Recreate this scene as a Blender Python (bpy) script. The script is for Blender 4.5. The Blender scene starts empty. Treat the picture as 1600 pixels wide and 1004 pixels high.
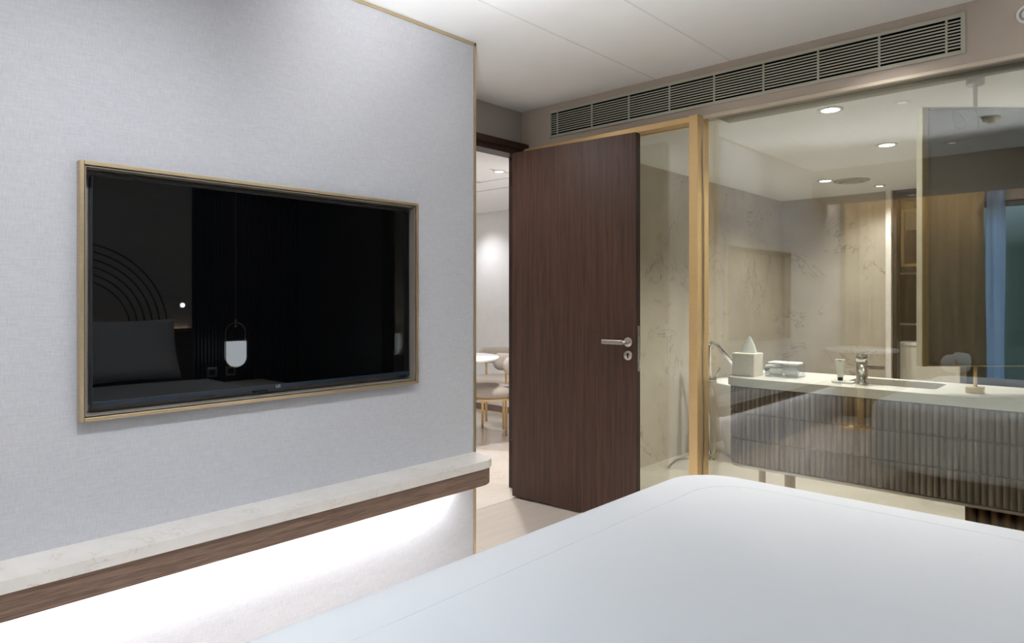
import bpy, bmesh, math, random
from mathutils import Vector, Matrix
random.seed(7)
SC = bpy.context.scene
COL = SC.collection
PI = math.pi

# ------------------------------------------------------------------ camera
YAW = math.atan(986 / 1067)
cd = bpy.data.cameras.new('camera'); cam = bpy.data.objects.new('camera', cd); COL.objects.link(cam)
cam.location = (0, 0, 1.25); cam.rotation_euler = (PI / 2, 0, YAW)
cd.sensor_fit = 'HORIZONTAL'; cd.sensor_width = 36; cd.lens = 36 * 1067 / 1600
cd.shift_y = -37 / 1600; cd.clip_start = 0.02
SC.camera = cam

# ------------------------------------------------------------------ world, exposure
SC.view_settings.view_transform = 'Standard'; SC.view_settings.look = 'None'
SC.view_settings.exposure = 0.0; SC.view_settings.gamma = 1.0
SC.view_settings.use_curve_mapping = False
SC.cycles.use_denoising = True
SC.cycles.max_bounces = 10; SC.cycles.diffuse_bounces = 6; SC.cycles.glossy_bounces = 5
SC.cycles.transparent_max_bounces = 16; SC.cycles.sample_clamp_indirect = 6
SC.cycles.caustics_reflective = False; SC.cycles.caustics_refractive = False
w = bpy.data.worlds.new('world'); SC.world = w; w.use_nodes = True
nt = w.node_tree; bg = nt.nodes['Background']
tc = nt.nodes.new('ShaderNodeTexCoord'); sp = nt.nodes.new('ShaderNodeSeparateXYZ')
rp = nt.nodes.new('ShaderNodeValToRGB')
nt.links.new(tc.outputs['Generated'], sp.inputs[0]); nt.links.new(sp.outputs['Z'], rp.inputs[0])
rp.color_ramp.elements[0].position = 0.06; rp.color_ramp.elements[0].color = (.04, .10, .10, 1)
rp.color_ramp.elements[1].position = 0.5; rp.color_ramp.elements[1].color = (2.2, 2.8, 3.4, 1)
nt.links.new(rp.outputs[0], bg.inputs['Color']); bg.inputs['Strength'].default_value = 2.6

def spot(name, loc, power, angle=100, blend=.6, size=.04, color=(1, 1, 1), target=None, parent=None):
    l = bpy.data.lights.new(name, 'SPOT'); l.energy = power; l.spot_size = math.radians(angle); l.spot_blend = blend
    l.shadow_soft_size = size; l.color = color
    o = bpy.data.objects.new(name, l); COL.objects.link(o)
    d = Vector(target) - Vector(loc) if target else Vector((0, 0, -1))
    o.rotation_euler = d.to_track_quat('-Z', 'Y').to_euler()
    o.location = loc
    if parent: o.parent = parent; o.location = Vector(loc) - parent.location
    return o
WARM = (1.0, .98, .95); NEUT = (1.0, .965, .93); COOL = (.90, .95, 1.0)
P_BED, P_BATH, P_LIV, LEDGE, P_DRAPE_FILL, P_WASH = 42, 122, 112, 62.0, 70, 600
# portal: guides the daylight that comes in through the bedroom window
pl = bpy.data.lights.new('window_portal', 'AREA'); pl.shape = 'RECTANGLE'; pl.size = 2.4; pl.size_y = 2.1
pl.cycles.is_portal = True
po = bpy.data.objects.new('window_portal', pl); COL.objects.link(po)
po.location = (-.1, -.93, 1.1); po.rotation_euler = (PI / 2, 0, 0)
po.rotation_euler = Vector((0, 1, 0)).to_track_quat('-Z', 'Y').to_euler()

# ------------------------------------------------------------------ materials
def lin(h):
    h = h.lstrip('#'); out = []
    for i in (0, 2, 4):
        v = int(h[i:i + 2], 16) / 255
        out.append(v / 12.92 if v <= .04045 else ((v + .055) / 1.055) ** 2.4)
    return (*out, 1)
class M:
    def __init__(s, name):
        s.m = bpy.data.materials.new(name); s.m.use_nodes = True; s.t = s.m.node_tree
        s.b = s.t.nodes['Principled BSDF']; s.out = s.t.nodes['Material Output']
    def n(s, t, **k):
        x = s.t.nodes.new(t)
        for a, v in k.items():
            if hasattr(x, a): setattr(x, a, v)
            else: x.inputs[a].default_value = v
        return x
    def l(s, a, b): s.t.links.new(a, b)
    def coord(s, scale=(1, 1, 1), rot=(0, 0, 0)):
        c = s.n('ShaderNodeTexCoord'); mp = s.n('ShaderNodeMapping'); mp.inputs['Scale'].default_value = scale; mp.inputs['Rotation'].default_value = rot
        s.l(c.outputs['Object'], mp.inputs[0]); return mp.outputs[0]
    def noise(s, vec, scale, detail=2, rough=.5, dist=0):
        x = s.n('ShaderNodeTexNoise'); x.inputs['Scale'].default_value = scale; x.inputs['Detail'].default_value = detail
        x.inputs['Roughness'].default_value = rough; x.inputs['Distortion'].default_value = dist
        s.l(vec, x.inputs['Vector']); return x.outputs['Fac']
    def ramp(s, fac, stops):
        r = s.n('ShaderNodeValToRGB'); e = r.color_ramp.elements
        while len(e) < len(stops): e.new(.5)
        for el, (p, c) in zip(e, stops): el.position = p; el.color = c
        s.l(fac, r.inputs[0]); return r.outputs[0]
    def mix(s, fac, a, b, mode='MIX'):
        x = s.n('ShaderNodeMix'); x.data_type = 'RGBA'; x.blend_type = mode
        for v, i in ((fac, 0), (a, 6), (b, 7)):
            if hasattr(v, 'links'): s.l(v, x.inputs[i])
            else: x.inputs[i].default_value = v
        return x.outputs[2]
    def math(s, op, a, b=None):
        x = s.n('ShaderNodeMath'); x.operation = op
        for i, v in enumerate((a, b)):
            if v is None: continue
            if hasattr(v, 'links'): s.l(v, x.inputs[i])
            else: x.inputs[i].default_value = v
        return x.outputs[0]
    def base(s, c):
        if hasattr(c, 'links'): s.l(c, s.b.inputs['Base Color'])
        else: s.b.inputs['Base Color'].default_value = c
    def bump(s, h, strength, dist=.002):
        x = s.n('ShaderNodeBump'); x.inputs['Strength'].default_value = strength; x.inputs['Distance'].default_value = dist
        s.l(h, x.inputs['Height']); s.l(x.outputs[0], s.b.inputs['Normal'])
    def set(s, rough=.5, metal=0, spec=.5, **k):
        s.b.inputs['Roughness'].default_value = rough; s.b.inputs['Metallic'].default_value = metal
        s.b.inputs['Specular IOR Level'].default_value = spec
        for a, v in k.items(): s.b.inputs[a].default_value = v
        return s.m

def plain(name, hexc, rough=.5, metal=0, spec=.5, var=.06, nscale=9, **k):
    m = M(name); v = m.coord(); f = m.noise(v, nscale, 3)
    c = lin(hexc); lo = tuple(x * (1 - var) for x in c[:3]) + (1,); hi = tuple(min(1, x * (1 + var)) for x in c[:3]) + (1,)
    m.base(m.ramp(f, [(.3, lo), (.7, hi)])); return m.set(rough, metal, spec, **k)
def fabric_wall(name, hexc, amt=.075):
    m = M(name); c = lin(hexc)
    a = m.noise(m.coord((30, 30, 500)), 1, 3, .65); b = m.noise(m.coord((380, 380, 30)), 1, 3, .65)
    f = m.math('MULTIPLY', m.math('ADD', a, b), .5)
    lo = tuple(x * (1 - amt) for x in c[:3]) + (1,); hi = tuple(min(1, x * (1 + amt)) for x in c[:3]) + (1,)
    m.base(m.ramp(f, [(.36, lo), (.64, hi)])); m.bump(f, .25, .001); return m.set(.85, spec=.2)
def marble(name, basehex, varhex, veinhex, scale=1.0, vein=.5, rough=.25, width=.011, lo=.46, hi=.62):
    m = M(name); v = m.coord((scale,) * 3)
    n1 = m.noise(v, 2.2, 6, .6, .4); col = m.ramp(n1, [(.3, lin(varhex)), (.65, lin(basehex))])
    n2 = m.noise(v, 1.5, 9, .62, 1.1); d = m.math('ABSOLUTE', m.math('SUBTRACT', n2, .5))
    vf = m.ramp(d, [(0, (1, 1, 1, 1)), (width, (0, 0, 0, 1))])
    mask = m.ramp(m.noise(v, 1.7, 2), [(lo, (0, 0, 0, 1)), (hi, (1, 1, 1, 1))])
    vv = m.math('MULTIPLY', m.math('MULTIPLY', vf, mask), vein)
    m.base(m.mix(vv, col, lin(veinhex))); return m.set(rough, spec=.5)
def wood(name, dark, light, grain=(60, 60, 2.2), rough=.45, fine=1.0):
    m = M(name); g1 = m.noise(m.coord(grain), 1.0, 5, .65, .3)
    g2 = m.noise(m.coord(tuple(x * 4 for x in grain)), 1.0, 4, .6)
    f = m.math('ADD', m.math('MULTIPLY', g1, .6), m.math('MULTIPLY', g2, .4 * fine))
    m.base(m.ramp(f, [(.36, lin(dark)), (.62, lin(light))])); m.bump(f, .15, .0006); return m.set(rough, spec=.35)
def metal(name, hexc, rough, stretch=(2, 2, 180), met=1):
    m = M(name); f = m.noise(m.coord(stretch), 1, 3); c = lin(hexc)
    m.base(m.ramp(f, [(.3, tuple(x * .93 for x in c[:3]) + (1,)), (.7, c)])); return m.set(rough, met)
def emit(name, color, strength):
    m = M(name); m.base((.8, .8, .8, 1)); m.b.inputs['Emission Color'].default_value = (*color, 1); m.b.inputs['Emission Strength'].default_value = strength
    return m.set(.4)
def glass(name, tint, f0):
    m = M(name); t = m.t; t.nodes.remove(m.b)
    g = m.n('ShaderNodeNewGeometry'); vm = m.n('ShaderNodeVectorMath'); vm.operation = 'DOT_PRODUCT'
    m.l(g.outputs['Normal'], vm.inputs[0]); m.l(g.outputs['Incoming'], vm.inputs[1])
    c = m.math('ABSOLUTE', vm.outputs['Value']); k = m.math('POWER', m.math('SUBTRACT', 1.0, c), 5)
    fac = m.math('ADD', m.math('MULTIPLY', k, 1 - f0), f0)
    tr = m.n('ShaderNodeBsdfTransparent'); tr.inputs[0].default_value = tint
    gl = m.n('ShaderNodeBsdfGlossy'); gl.inputs['Roughness'].default_value = 0.0; gl.inputs['Color'].default_value = (1, 1, 1, 1)
    mx = m.n('ShaderNodeMixShader'); m.l(fac, mx.inputs[0]); m.l(tr.outputs[0], mx.inputs[1]); m.l(gl.outputs[0], mx.inputs[2])
    m.l(mx.outputs[0], m.out.inputs[0]); return m.m

WALLPAPER = fabric_wall('woven_grey_wallpaper', '#c3c3c8', .11)
TAUPE = fabric_wall('taupe_wallpaper', '#aaa39c', .06)
PAINT = plain('white_ceiling_paint', '#f2f2f2', .9, spec=.1, var=.01)
BULK = plain('taupe_bulkhead_paint', '#bcafa2', .75, spec=.2, var=.015)
CREAM = plain('cream_edge_trim', '#d2c5b2', .6, var=.02)
BRASS = metal('brushed_brass', '#d2bc98', .32, met=.85)
GOLD = metal('satin_gold', '#e8c690', .4, met=.6)
BRONZE = plain('taupe_bronze_liner', '#a0978d', .35, .15, var=.03)
CHROME = metal('chrome', '#d8dadd', .07)
STEEL = metal('satin_nickel', '#c9c2ba', .28)
WENGE = wood('dark_wenge_veneer', '#39271f', '#553d33', (75, 75, 1.6), .42)
WENGE_DK = wood('dark_wenge_edge', '#2c1c18', '#3f2a25', (75, 75, 1.6), .4)
WALNUT = wood('walnut_veneer', '#5b473d', '#846e60', (90, 3.5, 90), .5)
LEDGE_M = marble('ledge_marble', '#e8e3dd', '#dcd6d0', '#b79f88', 3.2, .55, .3)
BATH_M = marble('beige_marble', '#beb5a8', '#b0a79a', '#5f5348', 1.25, .8, .3, .008, .44, .60)
BATH_FLOOR = marble('bathroom_floor_marble', '#c9c2b7', '#beb6aa', '#908575', 1.2, .3, .25)
LIV_FLOOR = marble('living_floor_marble', '#ddd3c8', '#d0c5b8', '#a8988a', 1.0, .35, .15)
COUNTER = marble('counter_stone', '#dedad3', '#d2cdc5', '#b9aea0', 2.0, .3, .3)
WHITEWALL = plain('living_wall_paint', '#e6e6e8', .8, spec=.2, var=.02)
BASEB = plain('brown_baseboard', '#7d6659', .5, var=.05)
UPH = plain('greige_upholstery', '#a99f95', .9, spec=.15, var=.05, nscale=60)
LINEN = plain('greige_linen', '#d9d2c5', .95, spec=.1, var=.05, nscale=80)
BLACK = plain('black_plastic', '#0e1114', .35, var=.1)
BEZEL = plain('blue_black_bezel', '#1d2733', .3, var=.1)
WHITE_PL = plain('white_ceramic', '#ecebe8', .2, var=.01)
GREYPAINT = plain('grille_paint', '#b9b6a8', .5, var=.02)
DUCT_SHADE = plain('duct_shade_black', '#050505', .9, spec=0, var=.1)  # black that stands for the shade inside the duct
TOWEL = plain('white_towelling', '#eeeeec', .95, spec=.05, var=.03, nscale=150)
DARKWOOD = plain('dark_panel', '#211b19', .45, var=.1)
MIRBACK = plain('mirror_backing', '#4b4742', .6, spec=.2, var=.06, nscale=5)
CURT = plain('brown_curtain_cloth', '#8c7652', .9, spec=.1, var=.1, nscale=20)
RUBBER = plain('dark_rubber', '#1d1a19', .7)
TVGLASS = M('tv_glass'); TVGLASS.base((.0015, .0017, .002, 1)); TVGLASS = TVGLASS.set(.015, 0, .5)
PANE = glass('partition_glass', (.925, .94, .90, 1), .10)
ACRYL = glass('clear_acrylic', (.93, .95, .96, 1), .05)
WINGLASS = glass('window_glass', (.92, .95, .95, 1), .04)
LENS = emit('downlight_lens', (1, .97, .92), 22)
LENS_LOW = emit('low_glare_lens', (1, .97, .94), 1.5)
LENS_DIM = emit('dim_downlight_lens', (1, .97, .94), 6)
LED = emit('ledge_led_diffuser', (.97, .985, 1), LEDGE)
DRAPE_FILL = emit('added_drape_strip', (1, .98, .96), P_DRAPE_FILL)  # emitter for the strip added over the drapes
LEDW = emit('headboard_led', (1, .72, .42), 14)
GLOW = emit('opal_glass', (.86, .95, 1), 8)
READ = emit('reading_lamp_lens', (.85, .93, 1), 60)
def sheer():
    m = M('blue_lit_sheer'); t = m.t; c = lin('#c9dcf2')
    m.b.inputs['Base Color'].default_value = c; m.b.inputs['Roughness'].default_value = .9
    tl = m.n('ShaderNodeBsdfTranslucent'); tl.inputs[0].default_value = c
    tp = m.n('ShaderNodeBsdfTransparent')
    a = m.n('ShaderNodeMixShader'); a.inputs[0].default_value = .7; m.l(m.b.outputs[0], a.inputs[1]); m.l(tl.outputs[0], a.inputs[2])
    b = m.n('ShaderNodeMixShader'); b.inputs[0].default_value = .25; m.l(a.outputs[0], b.inputs[1]); m.l(tp.outputs[0], b.inputs[2])
    m.l(b.outputs[0], m.out.inputs[0]); return m.m
SHEER = sheer()
def floor_planks():
    m = M('pale_oak_planks'); v = m.coord((1, 1, 1), (0, 0, PI / 2))
    br = m.n('ShaderNodeTexBrick'); br.inputs['Scale'].default_value = 1; br.inputs['Brick Width'].default_value = 1.2; br.inputs['Row Height'].default_value = .6
    br.inputs['Mortar Size'].default_value = .002; br.inputs['Color1'].default_value = lin('#cac0b6'); br.inputs['Color2'].default_value = lin('#c4b9ae'); br.inputs['Mortar'].default_value = lin('#ae9f92')
    m.l(v, br.inputs['Vector'])
    g = m.noise(m.coord((22, 2.0, 22)), 1, 5, .6)
    m.base(m.mix(1.0, br.outputs['Color'], m.ramp(g, [(.3, (.90, .89, .88, 1)), (.7, (1.0, 1.0, 1.0, 1))]), 'MULTIPLY')); return m.set(.35)
PLANKS = floor_planks()
def duvet_mat():
    m = M('white_cotton'); f = m.noise(m.coord((1.6, 2.2, 1)), 2.2, 3, .55); g = m.noise(m.coord((600, 600, 600)), 1, 1)
    m.base(lin('#dddfe3')); h = m.math('ADD', f, m.math('MULTIPLY', g, .012)); m.bump(h, .2, .012); return m.set(.9, spec=.1)
COTTON = duvet_mat()
def rib_mat():
    m = M('bronze_glazed_ribs'); f = m.noise(m.coord((38, 38, 3)), 1, 2); g = m.noise(m.coord((6, 6, 30)), 1, 3)
    c = m.ramp(f, [(.3, lin('#4a3d34')), (.5, lin('#6b5c50')), (.72, lin('#8a7a6c'))])
    m.base(m.mix(1.0, c, m.ramp(g, [(.3, (.88, .88, .88, 1)), (.7, (1, 1, 1, 1))]), 'MULTIPLY')); return m.set(.2, .1, .8)
RIB = rib_mat()
def arch_panel():
    m = M('headboard_wall_panel'); m.base(m.ramp(m.noise(m.coord((4, 4, 60)), 1, 3), [(.3, lin('#b4b0ac')), (.7, lin('#c0bcb8'))])); return m.set(.8, spec=.2)
ARCHP = arch_panel()

# ------------------------------------------------------------------ mesh helpers
class B:
    """collects shapes in world space; build() links them as one mesh object"""
    def __init__(s): s.bm = bmesh.new(); s.mats = []
    def mi(s, m):
        if m is None: return 0
        if m not in s.mats: s.mats.append(m)
        return s.mats.index(m)
    def box(s, x0, x1, y0, y1, z0, z1, bev=0, seg=2, mtx=None):
        r = bmesh.ops.create_cube(s.bm, size=1); vs = r['verts']
        for v in vs: v.co = Vector(((x0 + x1) / 2 + v.co.x * (x1 - x0), (y0 + y1) / 2 + v.co.y * (y1 - y0), (z0 + z1) / 2 + v.co.z * (z1 - z0)))
        if bev:
            es = list({e for v in vs for e in v.link_edges})
            rr = bmesh.ops.bevel(s.bm, geom=es, offset=bev, segments=seg, affect='EDGES', profile=.5, clamp_overlap=True)
            vs = list({v for f in rr['faces'] for v in f.verts} | {v for v in vs if v.is_valid})
        if mtx is not None:
            for v in vs: v.co = mtx @ v.co
        return s
    def tube(s, pts, r, seg=14, closed=False, caps=True):
        pts = [Vector(p) for p in pts]; n = len(pts); rings = []
        rr = r if isinstance(r, (list, tuple)) else [r] * n
        up = None
        for i, p in enumerate(pts):
            if closed: t = (pts[(i + 1) % n] - pts[i - 1]).normalized()
            else: t = (pts[min(i + 1, n - 1)] - pts[max(i - 1, 0)]).normalized()
            if up is None:
                up = Vector((0, 0, 1)) if abs(t.z) < .9 else Vector((1, 0, 0))
            a = (up - t * up.dot(t)).normalized(); b = t.cross(a); up = a
            rings.append([s.bm.verts.new(p + (a * math.cos(2 * PI * k / seg) + b * math.sin(2 * PI * k / seg)) * rr[i]) for k in range(seg)])
        for i in range(n if closed else n - 1):
            A, Bq = rings[i], rings[(i + 1) % n]
            for k in range(seg):
                f = s.bm.faces.new((A[k], A[(k + 1) % seg], Bq[(k + 1) % seg], Bq[k])); f.smooth = True
        if caps and not closed:
            s.bm.faces.new(rings[0][::-1]); s.bm.faces.new(rings[-1])
        return s
    def lathe(s, prof, c, seg=28, axis='Z', sx=1, sy=1):
        rings = []
        for r, z in prof:
            ring = []
            for k in range(seg):
                a = 2 * PI * k / seg; u, v = r * math.cos(a) * sx, r * math.sin(a) * sy
                if axis == 'Z': q = (c[0] + u, c[1] + v, c[2] + z)
                elif axis == 'X': q = (c[0] + z, c[1] + u, c[2] + v)
                else: q = (c[0] + u, c[1] + z, c[2] + v)
                ring.append(s.bm.verts.new(q))
            rings.append(ring)
        for A, Bq in zip(rings, rings[1:]):
            for k in range(seg):
                f = s.bm.faces.new((A[k], A[(k + 1) % seg], Bq[(k + 1) % seg], Bq[k])); f.smooth = True
        if prof[0][0] > .01 and prof[-1][0] > .01:
            A, Bq = rings[-1], rings[0]
            for k in range(seg): s.bm.faces.new((A[k], A[(k + 1) % seg], Bq[(k + 1) % seg], Bq[k])).smooth = True
        else: s.bm.faces.new(rings[0][::-1]); s.bm.faces.new(rings[-1])
        return s
    def prism(s, outline, z0, z1, holes=(), bev=0):
        loops = [outline] + list(holes); edges = []
        for lp in loops:
            vs = [s.bm.verts.new((x, y, z1)) for x, y in lp]
            edges += [s.bm.edges.new((vs[i], vs[(i + 1) % len(vs)])) for i in range(len(vs))]
        r = bmesh.ops.triangle_fill(s.bm, edges=edges, use_beauty=True)
        fs = [g for g in r['geom'] if isinstance(g, bmesh.types.BMFace)]
        for f in fs:
            if f.normal.z < 0: f.normal_flip()
        e = bmesh.ops.extrude_face_region(s.bm, geom=fs)
        for v in [g for g in e['geom'] if isinstance(g, bmesh.types.BMVert)]: v.co.z = z0
        return s
    def build(s, name, mat, parent=None, smooth=False, bevel=0, auto=True, sub=0):
        bmesh.ops.recalc_face_normals(s.bm, faces=s.bm.faces[:])
        if parent is not None:
            off = parent.get('_w') or list(parent.location)
            bmesh.ops.translate(s.bm, verts=s.bm.verts[:], vec=-Vector(ORG.get(parent.name, (0, 0, 0))))
        me = bpy.data.meshes.new(name); s.bm.to_mesh(me); s.bm.free()
        if mat: me.materials.append(mat)
        if smooth:
            for p in me.polygons: p.use_smooth = True
        o = bpy.data.objects.new(name, me); COL.objects.link(o)
        if parent is not None:
            o.parent = parent; ORG[o.name] = ORG.get(parent.name, (0, 0, 0))
        if bevel:
            md = o.modifiers.new('bevel', 'BEVEL'); md.width = bevel; md.segments = 2; md.limit_method = 'ANGLE'; md.angle_limit = math.radians(50)
        if sub:
            md = o.modifiers.new('sub', 'SUBSURF'); md.levels = sub; md.render_levels = sub
        return o
ORG = {}
def tag(o, label=None, cat=None, group=None, kind=None):
    if label: o['label'] = label
    if cat: o['category'] = cat
    if group: o['group'] = group
    if kind: o['kind'] = kind
    return o
def thing(name, label, cat, loc, group=None, kind=None):
    o = bpy.data.objects.new(name, None); COL.objects.link(o); o.location = loc; o.empty_display_size = .05
    ORG[o.name] = tuple(loc); return tag(o, label, cat, group, kind)
def struct(name, b, mat, parent=None, **k):
    o = b.build(name, mat, parent, **k)
    if parent is None: o['kind'] = 'structure'
    return o
def dup(root, loc, rotz, label):
    r = root.copy(); COL.objects.link(r); r.location = loc; r.rotation_euler = (0, 0, rotz); r['label'] = label
    for ch in list(root.children):
        c = ch.copy(); COL.objects.link(c); c.parent = r
        for g in list(ch.children):
            d = g.copy(); COL.objects.link(d); d.parent = c
    return r
def arc(cx, cy, r, a0, a1, n):
    return [(cx + r * math.cos(a0 + (a1 - a0) * i / n), cy + r * math.sin(a0 + (a1 - a0) * i / n)) for i in range(n + 1)]

# ================================================================== SETTING
CZ = 2.467; YG = 3.34; XT = -2.35
# floors
struct('floor', B().box(-2.88, 1.25, -1.0, 3.40, -.06, 0), PLANKS)
struct('floor_bathroom', B().box(-2.95, .5, 3.40, 8.3, -.06, 0), BATH_FLOOR)
struct('floor_living_room', B().box(-7.2, -2.88, .6, 5.6, -.06, .002), LIV_FLOOR)
# ceilings
struct('ceiling', B().box(-3.0, 1.2, -.95, YG, CZ, CZ + .08), PAINT)
struct('ceiling_bathroom', B().box(-2.95, .5, 3.47, 8.3, 2.235, 2.30), PAINT)
struct('ceiling_living_room', B().box(-7.2, -3.06, .6, 5.6, 2.20, 2.28), PAINT)
b = B()
for x in (-1.995, -1.556): b.box(x - .0015, x + .0015, .05, YG, CZ - .0012, CZ + .001)
struct('trim_1', b, plain('ceiling_joint_filler', '#cfcfce', .9, var=.02))
# TV wall with recess
RY0, RY1, RZ0, RZ1 = .632, 1.894, .893, 1.646
b = B()
b.box(-2.52, XT, -.95, RY0, 0, CZ); b.box(-2.52, XT, RY1, 2.278, 0, CZ)
b.box(-2.52, XT, RY0, RY1, 0, RZ0); b.box(-2.52, XT, RY0, RY1, RZ1, CZ)
b.box(-2.52, -2.47, RY0, RY1, RZ0, RZ1)
struct('wall_left', b, WALLPAPER)
struct('wall_left_end', B().box(-3.06, -2.52, 2.0, 2.278, 0, CZ), WALLPAPER)
b = B(); b.box(XT - .004, XT + .006, 2.272, 2.284, 0, CZ); b.box(XT - .004, XT + .006, -.8, 2.284, CZ - .014, CZ - .001)
struct('trim_2', b, BRASS)
# doorway wall (plane x=-3)
b = B(); b.box(-3.06, -3.0, 2.278, YG + .1, 2.242, CZ); struct('wall_doorway', b, TAUPE)
b = B()
b.box(-3.07, -2.955, 3.29, YG, 0, 2.242, .003); b.box(-3.07, -2.955, 2.30, 3.34, 2.168, 2.242, .003)
b.box(-2.985, -2.935, 2.30, 3.34, 2.205, 2.244, .003)
struct('trim_3', b, WENGE_DK)
# bulkhead over the glass and the solid wall to its right
b = B(); b.box(-3.06, 1.2, YG, 3.47, 2.212, CZ); struct('wall_right', b, BULK)
struct('trim_4', B().box(-1.71, -.2, YG - .004, YG + .02, 2.197, 2.214, .002), CREAM)
struct('trim_5', B().box(-1.655, -.2, YG + .02, 3.53, 2.199, 2.236), plain('glazing_channel_grey', '#918e84', .6, var=.02))
struct('wall_right_solid', B().box(-.2, 1.25, YG, 3.47, 0, 2.212), DARKWOOD)
struct('wall_right_corner', B().box(-3.06, -2.71, 3.345, 3.47, 0, 2.212), BATH_M)
# bathroom walls
struct('wall_bathroom_left', B().box(-3.06, -2.71, 3.47, 7.1, 0, 2.235), BATH_M)
struct('wall_bathroom_far', B().box(-2.95, -1.735, 7.0, 7.12, 0, 2.235), BATH_M)
struct('trim_6', B().box(-1.735, -1.69, 6.93, 7.12, 0, 2.235, .002), LEDGE_M)
struct('trim_7', B().box(-1.69, -1.655, 6.98, 7.10, 0, 2.235, .004).box(-1.69, -.55, 6.98, 7.10, 2.17, 2.235, .004), DARKWOOD)
struct('wall_bathroom_far_right', B().box(-.55, .5, 7.0, 7.12, 0, 2.235), BATH_M)
struct('wall_bathroom_right', B().box(.3, .5, 3.47, 8.3, 0, 2.235), BATH_M)
struct('wall_closet_back', B().box(-3.0, .5, 7.95, 8.05, 0, 2.235), DARKWOOD)
# living-room shell
struct('wall_living_room_far', B().box(-7.2, -3.06, 5.4, 5.5, 0, 2.2), WHITEWALL)
struct('wall_living_room_left', B().box(-7.2, -7.1, .6, 5.4, 0, 2.2), WHITEWALL)
struct('wall_living_room_near', B().box(-7.1, -3.06, .6, .7, 0, 2.2), WHITEWALL)
struct('wall_living_room_right', B().box(-3.06, -3.0, .6, 2.0, 0, CZ), WHITEWALL)
struct('wall_living_room_corner', B().box(-3.10, -3.06, 3.44, 5.4, 0, 2.2), WHITEWALL)
struct('baseboard_living_room', B().box(-7.1, -3.10, 5.385, 5.4, 0.002, .07, .002), BASEB)
b = B()
for y in (3.95, 4.28): b.box(-6.5, -3.2, y, y + .006, 2.198, 2.2002)
for x in (-4.0, -3.55): b.box(x, x + .006, 3.6, 3.95, 2.198, 2.2002)
struct('trim_8', b, plain('ceiling_panel_joint', '#8d857d', .8))
# bedroom walls behind the camera
struct('wall_headboard', B().box(1.1, 1.22, -.95, YG, 0, CZ), DARKWOOD)
b = B(); b.box(-2.35, -1.25, -1.0, -.9, 0, CZ); b.box(1.0, 1.22, -1.0, -.9, 0, CZ); b.box(-1.25, 1.0, -1.0, -.9, 0, .12); b.box(-1.25, 1.0, -1.0, -.9, 2.15, CZ)
struct('wall_window', b, BULK)
struct('trim_9', B().box(-2.35, 1.1, -.45, 0.0, 2.19, CZ), BULK)

# ------------------------------------------------------------------ exterior window with curtains (seen mirrored in the glass)
wn = thing('window_2', 'wide dusk window behind the brown and blue curtains', 'window', (-.12, -.95, .12), kind='structure')
b = B(); b.box(-1.25, 1.0, -.98, -.93, .12, .17); b.box(-1.25, 1.0, -.98, -.93, 2.10, 2.15)
for x in (-1.25, -.15, .95): b.box(x, x + .05, -.98, -.93, .17, 2.10)
b.build('window_frame', BLACK, wn)
B().box(-1.20, .95, -.958, -.952, .17, 2.10).build('pane', WINGLASS, wn)
def curtain(name, x0, x1, y, z0, z1, amp, wl, mat, th=.006):
    b = B(); n = int((x1 - x0) / wl * 10); top = []; rows = 14
    grid = []
    for j in range(rows + 1):
        z = z0 + (z1 - z0) * j / rows; row = []
        for i in range(n + 1):
            x = x0 + (x1 - x0) * i / n
            a = amp * (1 - .25 * j / rows)
            row.append(b.bm.verts.new((x + .006 * math.sin(z * 3 + i), y + a * math.sin(2 * PI * (x - x0) / wl + .5 * math.sin(z * 1.3)), z)))
        grid.append(row)
    for j in range(rows):
        for i in range(n):
            b.bm.faces.new((grid[j][i], grid[j][i + 1], grid[j + 1][i + 1], grid[j + 1][i])).smooth = True
    o = b.build(name, mat); md = o.modifiers.new('thick', 'SOLIDIFY'); md.thickness = th; return o
tag(curtain('curtain', -2.3, -1.08, -.80, .02, 2.42, .035, .14, CURT), 'brown drape gathered beside the dusk window, mirrored in the glass', 'curtain')
tag(curtain('sheer_curtain', -1.07, -.93, -.84, .02, 2.42, .025, .09, SHEER, .002), 'blue-lit sheer curtain strip beside the brown drape', 'curtain')

# ================================================================== TV, frame, ledge
fr = thing('television_niche', 'slim brass frame set in grey wall around the television', 'niche', (XT, 1.263, .88))
b = B(); y0, y1, z0, z1, t = .618, 1.908, .879, 1.660, .012
for q in ((y0, y0 + t, z0, z1), (y1 - t, y1, z0, z1), (y0 + t, y1 - t, z0, z0 + t), (y0 + t, y1 - t, z1 - t, z1)):
    b.box(XT + .0005, XT + .034, *q, .0015)
b.build('brass_border', BRASS, fr)
b = B(); y0, y1, z0, z1, t = .633, 1.893, .894, 1.645, .002
for q in ((y0, y0 + t, z0, z1), (y1 - t, y1, z0, z1), (y0, y1, z0, z0 + t), (y0, y1, z1 - t, z1)): b.box(-2.466, XT + .028, *q)
b.box(-2.412, -2.402, y0, y1, z0, z1); b.build('recess_liner', BRONZE, fr)
tv = thing('television', 'black flat-screen television recessed in brass-framed wall niche', 'television', (-2.40, 1.274, .9))
TY0, TY1, TZ0, TZ1 = .660, 1.888, .914, 1.626
B().box(-2.401, -2.372, TY0 + .003, TY1 - .003, TZ0 + .003, TZ1 - .003, .004).build('housing', BLACK, tv)
b = B(); XF = -2.356
for q in ((TY0, TY0 + .003, TZ0, TZ1), (TY1 - .003, TY1, TZ0, TZ1), (TY0 + .003, TY1 - .003, TZ0, TZ0 + .016), (TY0 + .003, TY1 - .003, TZ1 - .003, TZ1)):
    b.box(-2.374, XF, *q, .001)
b.build('bezel', BEZEL, tv)
B().box(-2.372, XF - .003, TY0 + .003, TY1 - .003, TZ0 + .016, TZ1 - .003).build('screen', TVGLASS, tv)
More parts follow.
